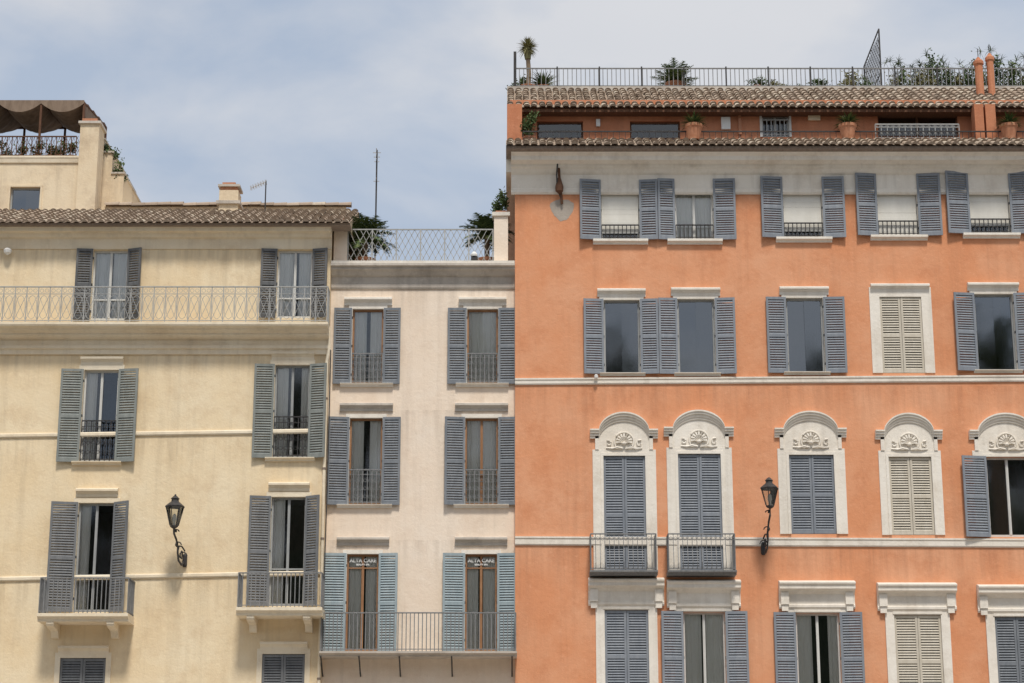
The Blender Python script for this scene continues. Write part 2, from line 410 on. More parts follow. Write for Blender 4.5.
def ridge(mb,Xa,Xb,Y,Z):
    n=int((Xb-Xa)/.36)
    for i in range(n):
        x0=Xa+(Xb-Xa)*i/n; x1=Xa+(Xb-Xa)*(i+1)/n+.04; zj=R(-.015,.015)
        vs=[(x,Y+rr*math.cos(math.pi*k/6),Z+zj+rr*math.sin(math.pi*k/6)) for x,rr in ((x0,.10),(x1,.12)) for k in range(7)]
        mb.add(vs,[(k,k+1,8+k,7+k) for k in range(6)],'tile',R(.2,.9))
        mb.add(vs[7:],[tuple(range(7))],'tile',.2)
# ================================================================== LEFT YELLOW BUILDING
L=Bld('yellow_apartment_building',-.30,'plaster_yellow'); F=L.F
xl=UX(-130,450,F); xr=UX(326,450,F)
sy=(.13,'stone_yellow')
pw(L,76,92,127,141,250,320,'sh_dark',frame='wood_white',curtain='part',transom=.3,ang=(6,20))
pw(L,261,277,312,327,250,318,'sh_dark',frame='wood_white',curtain='part',transom=.3,ang=(6,14))
pw(L,60,82,117,137,370,462,'sh_greygreen',frame='wood_white',curtain='one',surr=sy,sill=(.18,'stone_yellow',.06),wrail=('balconet',1.08,'iron'),ang=(5,10),head=(.10,.20,'stone_yellow'))
pw(L,254,274,309,326,365,458,'sh_greygreen',frame='wood_grey',curtain='sides',surr=sy,sill=(.18,'stone_yellow',.06),wrail=('balconet',1.08,'iron'),ang=(5,16),head=(.10,.20,'stone_yellow'))
pw(L,50,76,112,128,503,612,'sh_mid',frame='wood_grey',curtain='one',surr=sy,ang=(12,32),transom=.34,head=(.08,.22,'stone_yellow'))
pw(L,249,270,305,319,497,606,'sh_mid',frame='wood_grey',curtain='one',surr=sy,ang=(12,32),transom=.34,head=(.08,.22,'stone_yellow'))
pw(L,None,58,104,None,658,745,closed='sh_mid',surr=sy,sill=(.15,'stone_yellow',.06),head=(.06,.16,'stone_yellow'))
pw(L,None,261,304,None,654,741,closed='sh_mid',surr=sy,sill=(.15,'stone_yellow',.06),head=(.06,.16,'stone_yellow'))
for (a,b,y0,y1,m) in ((-86,-52,250,320,'sh_dark'),(-100,-64,373,466,'sh_greygreen'),(-112,-76,508,616,'sh_mid')):
    pw(L,a-17,a,b,b+17,y0,y1,m,curtain='white',surr=sy)
ztop=UZ(226,F)
for x in (-14.0,-10.6,-7.0):
    window(L,x-.8,x+.8,.15,3.2,frame='wood_brown',glass='glass_dark',surr=(.2,'stone_grey'),transom=.75)
L.facade(xl,xr,0,ztop,11)
T=L.p('stone_trim')
T.box(xl,xr,F-.06,F,0,.9,'stone_grey')
for (ya,yb,h) in ((440,431,.12),(584,573,.12)):
    T.mold(xl,xr,UZ(ya,F)+0.05,UZ(yb,F),F,[(.03,-h/2),(.05,-h/2+.03),(.05,h/2-.03),(.03,h/2)],'stone_yellow')
Yb=F-.55; zs=UZ(322,Yb); zr=UZ(286,Yb)
xe=UX(328,322,Yb)
T.mold(xl,xe,zs,zs,F,[(.05,-.72),(.07,-.60),(.12,-.58),(.12,-.50),(.05,-.48),(.05,-.34),(.20,-.30),(.26,-.26),(.26,-.21),(.38,-.17),(.42,-.12),(.55,-.10),(.57,-.06),(.57,0)],'stone_yellow')
m=L.p('balcony_railings'); rail(m,xl,xe-.03,Yb+.03,zs,zr,'iron_light','scroll'); siderail(m,xe-.03,Yb+.05,F,zs,zr,'iron_light')
balcony(L,37,128,577,613,621,.85,'plain','iron_grey','stone_yellow',brk=(53,113))
balcony(L,236,322,572,607,615,.85,'plain','iron_grey','stone_yellow',brk=(252,308))
# top cornice
Yc=F-.42; zc=UZ(226,Yc); xc=UX(350,226,Yc)
T.mold(xl,xr+.02,zc,zc,F,[(.03,-.50),(.05,-.40),(.05,-.24),(.14,-.20),(.18,-.12),(.30,-.09),(.32,0),(.38,.02)],'stone_yellow')
rf=L.p('roof')
rf.mold(xl,xc,zc,zc,F,[(.34,.005),(.40,.015),(.44,.02),(.46,.07)],'gutter')
Yr=F+2.4; zr2=UZ(212,Yr)
tiles(rf,xl,xc,F-.50,zc+.06,Yr,zr2)
rf.quad((xl,Yr,zr2),(xc,Yr,zr2),(xc,F+9,ztop-.2),(xl,F+9,ztop-.2),'tile',.4)
rf.add([(xc-.02,F-.45,zc+.03),(xc-.02,F+9,zc-.1),(xc-.02,Yr,zr2-.03)],[(0,1,2)],'plaster_yellow')
Y2=F+3.4; z2=UZ(206,Y2)
rf.box(UX(105,205,Y2),UX(346,205,Y2),Y2,Y2+3,ztop,z2-.02,'plaster_penthouse')
ridge(rf,UX(105,205,Y2),UX(350,205,Y2),Y2,z2)
# chimney
Yk=F+2.2; ch=L.p('chimney'); a,b=UX(219,200,Yk),UX(238,200,Yk); zk=UZ(190,Yk)
ch.box(a,b,Yk,Yk+.6,ztop,zk,'plaster_penthouse'); ch.box(a-.07,b+.07,Yk-.07,Yk+.67,UZ(203,Yk)-.03,UZ(201,Yk),'stone_grey')
ch.box(a+.03,b-.03,Yk+.03,Yk+.57,zk,zk+.10,'terracotta'); ch.box(a-.04,b+.04,Yk-.04,Yk+.64,zk+.10,zk+.16,'stone_grey')
ch.box(a+.06,b-.1,Yk+.1,Yk+.5,zk+.16,zk+.26,'terracotta')
# penthouse
Yp=F+3.0; ph=L.p('penthouse_walls'); zp=UZ(159,Yp); zf=ztop-.3
xa,xb=UX(-130,180,Yp),UX(92,180,Yp)
wa,wb=UX(10,198,Yp),UX(40,198,Yp); w0,w1=UZ(212,Yp),UZ(187,Yp)
PH=Bld('tmp',Yp,'plaster_penthouse'); bpy.data.objects.remove(PH.root); PH.parts=L.parts
window(PH,wa,wb,w0,w1,frame='wood_grey',glass='glass_dark',leaf=False,surr=(.05,'plaster_penthouse'))
PH.facade(xa,xb,zf,zp,6)
ph.mold(xa,xb,zp-.02,zp-.02,Yp,[(.04,-.1),(.06,0),(.08,.04),(.08,.09)],'stone_yellow')
pa,pb=UX(78,170,Yp-.1),UX(97,170,Yp-.1); zq=UZ(124,Yp-.1)
ph.box(pa,pb,Yp-.12,Yp+.6,zf,zq,'plaster_penthouse')
ph.box(pa-.05,pb+.05,Yp-.18,Yp+.66,zq,zq+.07,'stone_grey'); ph.box(pa+.04,pb-.07,Yp-.1,Yp+.5,zq+.07,zq+.17,'terracotta')
for (a,b,yt) in ((96,103,140),(103,112,153),(112,124,174)):
    Yq=Yp+.8; ph.box(UX(a,170,Yq),UX(b,170,Yq),Yq,Yq+3.5,zf,UZ(yt,Yq),'plaster_penthouse')
    ph.box(UX(a,170,Yq)-.02,UX(b,170,Yq)+.03,Yq-.04,Yq+3.5,UZ(yt,Yq),UZ(yt,Yq)+.05,'stone_grey')
# awning canopy: fabric slung between beams, dropping towards the back
pg=L.p('terrace_awning'); Y0=Yp+.35; zt0=UZ(103,Y0); YB=Y0+3.0; ztb=UZ(127,YB)
px0,px1=UX(-130,110,Y0),UX(84,110,Y0); zfl=zp
bays=5; bw=(px1-px0)/bays
for i in range(bays+1):
    x=px0+bw*i
    pg.box(x-.03,x+.03,Y0-.03,Y0+.03,zfl,zt0,'rust'); pg.tube([(x,Y0,zt0),(x,YB,ztb)],.03,'rust'); pg.box(x-.03,x+.03,YB-.03,YB+.03,zfl,ztb,'rust')
pg.box(px0,px1,Y0-.035,Y0+.035,zt0,zt0+.07,'canvas_light'); pg.box(px0,px1,YB-.03,YB+.03,ztb-.06,ztb,'rust')
nb=12; nx=bays*nb; ny=12; vs=[];fs=[]
for i in range(nx+1):
    for j in range(ny+1):
        u=(i%nb)/nb; x=px0+(px1-px0)*i/nx; y=Y0+3.0*j/ny
        sag=.50*4*u*(1-u)*(.45+.55*math.sin(math.pi*j/ny))+.03*math.sin(j*2.1)
        vs.append((x,y,zt0+.06+(ztb-zt0)*j/ny-sag))
for i in range(nx):
    for j in range(ny): q=i*(ny+1)+j; fs.append((q,q+ny+1,q+ny+2,q+1))
pg.add(vs,fs,'canvas',.1)
vs=[];fs=[]
for i in range(nx+1):
    x=px0+(px1-px0)*i/nx; u=(i%nb)/nb
    vs+=[(x,Y0-.045,zt0+.07),(x,Y0-.05,zt0-.03-.26*4*u*(1-u))]
for i in range(nx): fs.append((2*i,2*i+1,2*i+3,2*i+2))
pg.add(vs,fs,'canvas',.6)
pg.add([(px1,Y0,zt0+.05),(px1,YB,ztb+.03),(px1,YB-.3,ztb-.45),(px1,Y0+1.2,zt0-.55),(px1,Y0+.2,zt0-.35)],[(0,1,2,3,4)],'canvas',.8)
rail(pg,px0,px1-.1,Yp+.08,zp+.08,UZ(136,Yp+.08),'rust','plain',.14,.010)
for i in range(60):
    x=px0+(px1-px0)*i/60; pg.tube([(x,Yp+.09,zp+.1),(x+.25,Yp+.09,UZ(136,Yp+.08))],.006,'rust'); pg.tube([(x+.25,Yp+.09,zp+.1),(x,Yp+.09,UZ(136,Yp+.08))],.006,'rust')
for i in range(0,bays):
    x=px0+bw*i; hs=R(.7,1.0)
    for k in range(int((bw-.1)/.06)): pg.box(x+.05+k*.06,x+.05+k*.06+.045,YB-.02,YB,zp,zp+hs+R(-.02,.02),'canvas')
# downpipe + cables
pi=L.p('downpipe')
pi.tube([(xr+.02,F-.1,UZ(328,F)),(xr+.02,F-.08,UZ(350,F)),(xr-.03,F-.06,UZ(362,F)),(xr-.03,F-.06,0)],.04,'stone_yellow',8)
for y in (400,470,540,610,680): pi.lathe((xr-.03,F-.06,UZ(y,F)),[(.05,0),(.05,.05)],'gutter',8)
pi.tube([(xr+.06,F-.02,UZ(350,F)),(xr+.06,F-.03,UZ(470,F)),(xr+.02,F-.03,UZ(640,F))],.015,'iron',5)
fx=L.p('floodlight'); X,Z=U(9,253,F); fx.lathe((X,F-.14,Z-.09),[(.03,0),(.09,.05),(.11,.12),(.05,.18)],'sign_white',10); fx.tube([(X,F,Z),(X,F-.14,Z)],.02,'iron')
L.done()
# ================================================================== MIDDLE CREAM BUILDING
C=Bld('narrow_cream_building',0.0,'plaster_cream'); F=0.0
xa=xr; xb=UX(515,400,F)
sc=(.10,'stone_white')
for (l,a,b,r) in ((334,352,383,400),(448,467,498,516)):
    pw(C,l,a,b,r,309,384,'sh_blue2',frame='wood_brown',curtain='white' if a==467 else 'part',surr=sc,sill=(.28,'stone_white',.05),wrail=('balconet',.82,'iron_grey'),head=(.22,.16,'stone_white'),leaf=False)
for (l,a,b,r) in ((328,349,382,400),(445,465,498,516)):
    pw(C,l,a,b,r,418,505,'sh_blue2',frame='wood_brown',curtain='part' if a==349 else 'white',surr=sc,sill=(.28,'stone_white',.05),wrail=('balconet',.92,'iron_grey'),head=(.26,.24,'stone_grey'),leaf=(a==465))
for (l,a,b,r) in ((322,346,378,397),(443,465,497,516)):
    Xa,Xb,Z0,Z1=pw(C,l,a,b,r,554,652,'sh_sky',frame='wood_brown',curtain='part',surr=sc,head=(.26,.28,'stone_grey'))
    C.p('window_frames').box(Xa+.045,Xb-.045,F+.075,F+.13,Z1-.36,Z1-.33,'wood_brown')
    for txt,sz,dz in (('ALTA CARE',.13,-.20),('BEAUTY SPA',.06,-.28)):
        cu=bpy.data.curves.new('t','FONT'); cu.body=txt; cu.size=sz; cu.align_x='CENTER'; cu.extrude=.002; cu.offset=.002
        o=bpy.data.objects.new('shop_lettering',cu); scene.collection.objects.link(o); bpy.context.view_layer.update()
        me=bpy.data.meshes.new_from_object(o); bpy.data.objects.remove(o)
        o=bpy.data.objects.new('shop_lettering',me); scene.collection.objects.link(o); me.materials.clear(); me.materials.append(M['sign_white'])
        o.rotation_euler=(math.pi/2,0,0); o.location=((Xa+Xb)/2,F+.06,Z1+dz); o.parent=C.root
for x in (-3.6,-1.2):
    window(C,x-.75,x+.75,.15,3.3,frame='wood_brown',glass='glass_dark',surr=(.2,'stone_grey'),transom=.78)
zt=UZ(268,F)
C.facade(xa+.002,xb,0,zt,10)
T=C.p('stone_trim')
Yc=F-.32; zc=UZ(263,Yc)
T.mold(xa+.004,xb-.004,zc,zc,F,[(.03,-.62),(.05,-.58),(.05,-.50),(.02,-.48),(.03,-.30),(.10,-.26),(.16,-.18),(.24,-.14),(.24,-.08),(.32,-.06),(.32,0)],'stone_grey')
T.box(xa+.01,xb-.01,F-.31,F+.3,zc+.001,zc+.07,'stone_white')
balcony(C,319,517,612,651,656,.75,'plain','iron_grey','stone_grey',brk=None,sp=.10)
Z=UZ(656,F-.75)
for px in (322,360,400,452,512):
    x=UX(px,660,F-.3); C.p('balcony_slabs').tube([(x,F,Z-.42),(x,F-.15,Z-.36),(x,F-.5,Z-.1),(x,F-.68,Z-.01)],.02,'iron',5)
pr=C.p('terrace_piers')
for (a,b,yt) in ((334,347,224),(494,508,216)):
    Y=F-.05; A,Bx=UX(a,240,Y),UX(b,240,Y); z=UZ(yt,Y)
    pr.box(A,Bx,Y,Y+.35,zc,z,'plaster_cream'); pr.box(A-.05,Bx+.05,Y-.05,Y+.4,z,z+.10,'stone_white'); pr.box(A+.04,Bx-.04,Y+.04,Y+.3,z+.1,z+.16,'terracotta')
C.done()
# terrace lattice fence
fm=MB(); Y=F+.05; a,b=UX(348,245,Y),UX(493,245,Y); z0,z1=zc+.07,UZ(229,Y)
fm.box(a,b,Y-.015,Y+.015,z1-.03,z1,'iron_light'); fm.box(a,b,Y-.012,Y+.012,z0+.02,z0+.05,'iron_light')
n=24; w=(b-a)/n
for i in range(n+1):
    x=a+w*i
    if i%4==0: fm.box(x-.016,x+.016,Y-.016,Y+.016,z0,z1,'iron_light')
    for s_ in (1,-1):
        x2=x+s_*w*3
        xe2=min(max(x2,a),b); tt=(xe2-x)/(x2-x) if x2!=x else 1
        fm.tube([(x,Y,z0+.03),(x+(x2-x)*tt,Y,z0+.03+(z1-z0-.05)*tt)],.010,'iron_light')
fm.build('terrace_fence')
ca=MB(); Y=F-.2; X,Z=U(473,258,Y); ca.box(X-.05,X+.12,Y-.05,Y+.05,zc+.07,zc+.22,'iron'); ca.lathe((X+.03,Y,zc+.22),[(.08,0),(.09,.05),(.04,.12)],'sign_white',10)
ca.build('security_camera')
# ================================================================== ORANGE BUILDING
O=Bld('orange_apartment_building',-.15,'plaster_orange'); F=O.F
xa=UX(515,400,F); xb=UX(1150,400,F)
sw=(.11,'stone_white')
for (l,a,b,r,y0,y1) in ((580,601,639,657,181,240),(658,675,713,735,180,240),(761,783,822,844,178,238),(856,877,917,940,175,236),(946,969,1009,1031,173,234),(1048,1068,1108,1130,171,232)):
    pw(O,l,a,b,r,y0,y1,'sh_blue',frame='wood_white',curtain='white' if a==675 else 'blind',surr=sw,sill=(.22,'stone_white',.10),wrail=('plain',.42,'iron'),leaf=(a==675))
for (l,a,b,r,y0,y1) in ((584,604,640,658,300,374),(659,678,715,735,299,374),(767,787,824,845,298,373),(955,976,1015,1036,294,371),(1056,1077,1118,1140,292,370)):
    pw(O,l,a,b,r,y0,y1,'sh_blue',frame='wood_grey',glass='glass_dark',surr=sw,head=(.16,.15,'stone_white'),leaf=False,sill=(.12,'stone_white',.03))
pw(O,None,881,923,None,297,373,closed='sh_cream',surr=(.26,'stone_white'),head=(.22,.20,'stone_white'))
row3=[(604,646,456,572,'sh_blue',None,594,656),(679,722,454,572,'sh_blue',None,669,733),(790,835,455,534,'sh_blue',None,779,845),(890,933,457,535,'sh_cream',None,880,941),(988,1031,457,537,None,'sh_blue',975,1043),(1088,1130,458,538,'sh_blue',None,1078,1142)]
T=O.p('stone_trim')
for (a,b,y0,y1,cl,op,sa,sb) in row3:
    ym=(y0+min(y1,540))/2
    if cl: Xa,Xb,Z0,Z1=pw(O,None,a,b,None,y0,y1,closed=cl)
    else: Xa,Xb,Z0,Z1=pw(O,a-25,a,b,b+22,y0,y1,op,frame='wood_white',glass='glass_dark')
    A,Bx=UX(sa,ym,F),UX(sb,ym,F); c=(A+Bx)/2; cx=(Xa+Xb)/2; hw=(Bx-A)/2+.02; A=cx-hw; Bx=cx+hw
    top=Z1+.16
    T.box(A,Xa,F-.035,F+.01,Z0,Z1,'stone_white'); T.box(Xb,Bx,F-.035,F+.01,Z0,Z1,'stone_white'); T.box(A,Bx,F-.037,F+.01,Z1,top,'stone_white')
    T.box(Xa-.07,Xa,F-.055,F-.03,Z0,Z1+.07,'stone_white'); T.box(Xb,Xb+.07,F-.055,F-.03,Z0,Z1+.07,'stone_white'); T.box(Xa,Xb,F-.055,F-.03,Z1,Z1+.07,'stone_white')
    zt=UZ(y0-23,F); zap=UZ(y0-40,F)
    tw=hw-.10; n=24; rise=zap-zt
    def arch(w,k,dz): return [(cx-w*math.cos(math.pi*i/n), zt+dz+(rise+k)*math.sin(math.pi*i/n)**1.15) for i in range(n+1)]
    pts=arch(tw,-.06,-.06)
    vs=[(cx-tw,F-.03,top),(cx+tw,F-.03,top)]+[(x,F-.03,z) for x,z in reversed(pts)]
    T.add(vs,[tuple(range(len(vs)))],'stone_white')
    T.box(cx-tw-.03,cx-tw+.06,F-.06,F,top,zt-.06,'stone_white'); T.box(cx+tw-.06,cx+tw+.03,F-.06,F,top,zt-.06,'stone_white')
    for (k0,k1,pj) in ((-.15,-.09,.06),(-.09,-.02,.09),(-.02,.04,.13),(.04,.08,.16)):
        w=hw+.06
        lo=[(cx-w,zt+k0),(cx-w+.20,zt+k0)]+[(x,z+k0) for x,z in arch(w-.23,0,0)]+[(cx+w-.20,zt+k0),(cx+w,zt+k0)]
        hi=[(x,z+(k1-k0)) for x,z in lo]; m_=len(lo)
        vs=[(x,F,z) for x,z in lo]+[(x,F-pj,z) for x,z in lo]+[(x,F-pj,z) for x,z in hi]+[(x,F,z) for x,z in hi]
        fs=[]
        for i in range(m_-1):
            for q in range(3): fs.append((q*m_+i,q*m_+i+1,(q+1)*m_+i+1,(q+1)*m_+i))
        fs+=[(0,m_,2*m_,3*m_),(m_-1,4*m_-1,3*m_-1,2*m_-1)]
        T.add(vs,fs,'stone_white')
    # scallop shell: disc of ribs with raised rim, flanked by leafy scrolls
    zc0=top+.20; rr=.20
    T.tube([(cx+(rr+.045)*math.cos(an),F-.05,zc0+(rr+.045)*math.sin(an)) for an in [-.5+(math.pi+1.0)*k/14 for k in range(15)]],.022,'stone_white',6)
    for k in range(9):
        an=-.35+(math.pi+.7)*(k+.5)/9
        T.tube([(cx+.04*math.cos(an),F-.05,zc0-.03+.05*math.sin(an)),(cx+.12*math.cos(an),F-.085,zc0+.12*math.sin(an)),(cx+rr*math.cos(an),F-.06,zc0+rr*math.sin(an))],.012,'stone_white',6,r1=.032)
    T.lathe((cx,F-.08,zc0-.09),[(.02,0),(.055,.02),(.06,.05),(.02,.09)],'stone_white',8)
    for s_ in (-1,1):
        pts=[(cx+s_*(.40+ (.10-.012*k)*math.cos(.75*k+1.2)),F-.055,zc0-.05+(.10-.012*k)*math.sin(.75*k+1.2)) for k in range(8)]
        T.tube(pts,.024,'stone_white',5)
        T.tube([(cx+s_*.03,F-.06,top+.02),(cx+s_*.18,F-.08,top+.05),(cx+s_*.30,F-.06,top+.02),(cx+s_*.46,F-.04,top+.04)],.028,'stone_white',5)
for (a,b) in ((590,658),(668,737)):
    balcony(O,a,b,533,570,574,.55,'belly','iron_grey','iron_grey',sp=.12)
row4=[(605,649,610,'c','sh_blue'),(684,726,612,'o','sh_blue'),(797,841,613,'o','sh_blue'),(896,943,615,'c','sh_cream'),(997,1040,617,'c','sh_blue2'),(1100,1142,619,'c','sh_blue')]
for (a,b,y0,k,m) in row4:
    if k=='c': Xa,Xb,Z0,Z1=pw(O,None,a,b,None,y0,y0+92,closed=m)
    else: Xa,Xb,Z0,Z1=pw(O,a-22,a,b,b+22,y0,y0+92,m,frame='wood_white',glass='glass',curtain='part' if a==684 else 'sides')
    w=.22
    T.box(Xa-w,Xa,F-.04,F+.01,Z0-.1,Z1+.10,'stone_white'); T.box(Xb,Xb+w,F-.04,F+.01,Z0-.1,Z1+.10,'stone_white'); T.box(Xa,Xb,F-.04,F+.01,Z1,Z1+.10,'stone_white')
    T.box(Xa-.03,Xb+.03,F-.06,F-.038,Z1+.02,Z1+.08,'stone_white')
    W=.40
    T.mold(Xa-W,Xb+W,Z1+.10,Z1+.10,F,[(.05,.0),(.08,.04),(.08,.10),(.05,.12),(.05,.36),(.10,.40),(.14,.44),(.24,.48),(.24,.56),(.28,.60),(.28,.64),(.08,.70)],'stone_white')
    for x in (Xa-.26,Xb+.26):
        T.box(x-.10,x+.10,F-.13,F-.045,Z1+.20,Z1+.50,'stone_white'); T.box(x-.08,x+.08,F-.10,F-.045,Z1+.04,Z1+.19,'stone_white')
    T.mold(Xa-.3,Xb+.3,Z0-.1,Z0-.1,F,[(.05,-.12),(.10,-.06),(.14,-.04),(.14,0)],'stone_white')
for x in (2.0,5.2,8.4,11.6):
    window(O,x-.9,x+.9,.15,3.4,frame='wood_brown',glass='glass_dark',surr=(.25,'stone_grey'),transom=.78)
zw=UZ(180,F)
O.facade(xa,xb,0,zw+.8,12)
T.box(xa,xb,F-.08,F,0,1.0,'stone_grey')
for (y1_,y2_,h) in ((382,378,.17),(541,544,.22)):
    T.mold(xa,xb,UZ(y1_,F),UZ(y2_,F)-.0,F,[(.03,-h/2),(.05,-h/2+.03),(.05,h/2-.06),(.07,h/2-.04),(.07,h/2)],'stone_white')
# main cornice
Yc=F-.65; zc=UZ(151,Yc); x0=UX(506,150,Yc)
T.mold(xa-.1,xb,zc,zc+.0,F,[(.04,-.98),(.07,-.93),(.07,-.84),(.04,-.82),(.04,-.44),(.10,-.40),(.16,-.32),(.24,-.28),(.24,-.22),(.46,-.17),(.48,-.07),(.55,-.03),(.60,0)],'stone_white')
T.mold(x0,xb,zc+.004,zc+.004,F,[(.60,0),(.66,.02),(.70,.06),(.70,.12)],'gutter')
T.box(x0,xa,F-.02,F+10,zc-.35,zc+.1,'stone_white')
rf=O.p('roof'); Ya=F-.74; za=zc+.13; Yb_=F+.15; zb_=UZ(140,Yb_)
tiles(rf,x0,xb,Ya,za,Yb_,zb_)
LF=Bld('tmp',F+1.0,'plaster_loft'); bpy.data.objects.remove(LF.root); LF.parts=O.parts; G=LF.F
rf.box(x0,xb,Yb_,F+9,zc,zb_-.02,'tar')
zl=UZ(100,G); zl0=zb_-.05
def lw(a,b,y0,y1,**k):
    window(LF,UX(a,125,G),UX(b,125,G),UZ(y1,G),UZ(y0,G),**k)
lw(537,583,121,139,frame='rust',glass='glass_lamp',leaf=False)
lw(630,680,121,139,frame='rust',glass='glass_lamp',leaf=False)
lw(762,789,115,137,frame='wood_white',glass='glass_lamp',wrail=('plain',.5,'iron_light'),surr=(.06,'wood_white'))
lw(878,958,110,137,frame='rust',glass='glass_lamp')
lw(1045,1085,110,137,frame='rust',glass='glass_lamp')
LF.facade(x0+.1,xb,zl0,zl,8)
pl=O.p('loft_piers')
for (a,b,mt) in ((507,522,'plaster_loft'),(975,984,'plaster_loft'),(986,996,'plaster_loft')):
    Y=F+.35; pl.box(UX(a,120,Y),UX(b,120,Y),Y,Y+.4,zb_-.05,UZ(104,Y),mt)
for (a,b,y0,y1,mt) in ((721,730,118,130,'sign_white'),(808,820,112,121,'plaster_penthouse'),(596,600,120,127,'sign_white'),(738,741,112,135,'terracotta'),(842,846,110,138,'plaster_penthouse')):
    pl.box(UX(a,120,G),UX(b,120,G),G-.08,G-.001,UZ(y1,G),UZ(y0,G),mt)
Ye=F+.68; ze=UZ(108,Ye); Yr=F+3.0; zr=UZ(91,Yr); xx=UX(507,108,Ye)
rf.box(xx,xb,Ye-.02,Yr,ze-.12,ze-.03,'rust')
tiles(rf,xx,xb,Ye-.06,ze,Yr,zr)
rf.box(UX(509,90,Yr),xb,Yr+.01,F+11,zl-.02,zr+.02,'stone_grey')
rf.box(xx,xb,Yr+.015,Yr+.3,zr+.022,zr+.15,'stone_grey')
lr=O.p('loft_railing'); Y=F+.2; rail(lr,UX(523,135,Y),xb,Y,zb_-.02,UZ(131,Y),'iron','plain',.16,.006)
rail(O.p('loft_railing'),UX(876,135,Y),UX(960,135,Y),Y+.06,zb_-.02,UZ(123,Y),'iron_light','ring',.16,.010)
fl=O.p('chimney_flues')
for (a,b,yt) in ((975,984,62),(987,995,58)):
    Y=F+2.2; X0_,X1_=UX(a,80,Y),UX(b,80,Y); c=(X0_+X1_)/2; r=(X1_-X0_)/2*.9; z=UZ(98,Y); zt=UZ(yt,Y)
    fl.lathe((c,Y,z),[(r,0),(r,zt-z-.1),(r*1.3,zt-z-.08),(r*1.3,zt-z),(r*.6,zt-z+.08),(.03,zt-z+.14)],'plaster_loft',10)
    fl.tube([(c,Y,zt),(c,Y,zt+.40)],.012,'iron')
hk=O.p('iron_bracket')
Xc,Zc=U(562,209,F)
za_=UZ(160,F-.2); zb2=UZ(205,F)
hk.tube([(Xc-.10,F-.30,UZ(150,F-.3)),(Xc-.09,F-.20,za_),(Xc-.07,F-.14,UZ(178,F)),(Xc,F-.06,zb2)],.035,'rust',6)
hk.tube([(Xc-.10,F-.26,za_+.1),(Xc-.14,F-.24,UZ(178,F)),(Xc-.12,F-.16,UZ(190,F)),(Xc-.02,F-.06,UZ(200,F))],.02,'iron',6)
hk.lathe((Xc-.07,F-.15,UZ(196,F)),[(.02,0),(.10,.08),(.11,.2),(.05,.42),(.02,.5)],'rust',8)
vs=[];nseg=26
for k in range(nseg):
    a_=2*math.pi*k/nseg; r_=.30*(1+.10*math.sin(3*a_)+R(-.08,.08)); vs.append((Xc+r_*math.cos(a_),F-.004,Zc+r_*math.sin(a_)))
hk.add(vs,[tuple(range(nseg))],'patch')
fx=O.p('floodlights')
for px,py in ((596,377),):
    X,Z=U(px,py+4,F); fx.lathe((X,F-.14,Z+.02),[(.02,0),(.05,.03),(.05,.10),(.02,.12)],'sign_white',8)
O.done()
# roof terrace railing
rt=MB(); Y=Yr+.1; z0=zr+.15; z1=UZ(68,Y); a=UX(515,80,Y)
rail(rt,a,xb,Y,z0,z1,'iron_grey','plain',.125,.010)
siderail(rt,a,Y+.02,Y+5,z0,z1,'iron_grey'); rt.box(a-.04,a+.04,Y-.04,Y+.04,z0,UZ(52,Y),'iron')
for k in range(12): rt.box(a+1.2*k-.02,a+1.2*k+.02,Y-.02,Y+.02,z0,z1+.04,'iron')
rt.build('terrace_railing')
# trellis screen dividing terraces (runs back from the railing)
tr=MB(); X=UX(881,60,Y); ya=Y+.1; yb=Y+2.6; zb0=z0-.10; zta=UZ(29,ya); ztb=zta-.1
for (yy,zt_) in ((ya,zta),(yb,ztb)): tr.tube([(X,yy,zb0),(X,yy,zt_)],.028,'iron')
tr.tube([(X,ya,zta),(X,yb,ztb)],.022,'iron'); tr.tube([(X,ya,zb0+.6),(X,yb,zb0+.6)],.015,'iron')
h=zta-zb0; w=yb-ya; k=-w
while k<h:
    for s_ in (1,-1):
        pts=[]
        for q in range(0,25):
            yy=ya+w*q/24; zz=zb0+k+(yy-ya if s_>0 else yb-yy)
            if zb0<=zz<=ztb: pts.append((X,yy,zz))
        if len(pts)>1: tr.tube([pts[0],pts[-1]],.009,'iron')
    k+=.22
tr.build('trellis_screen')
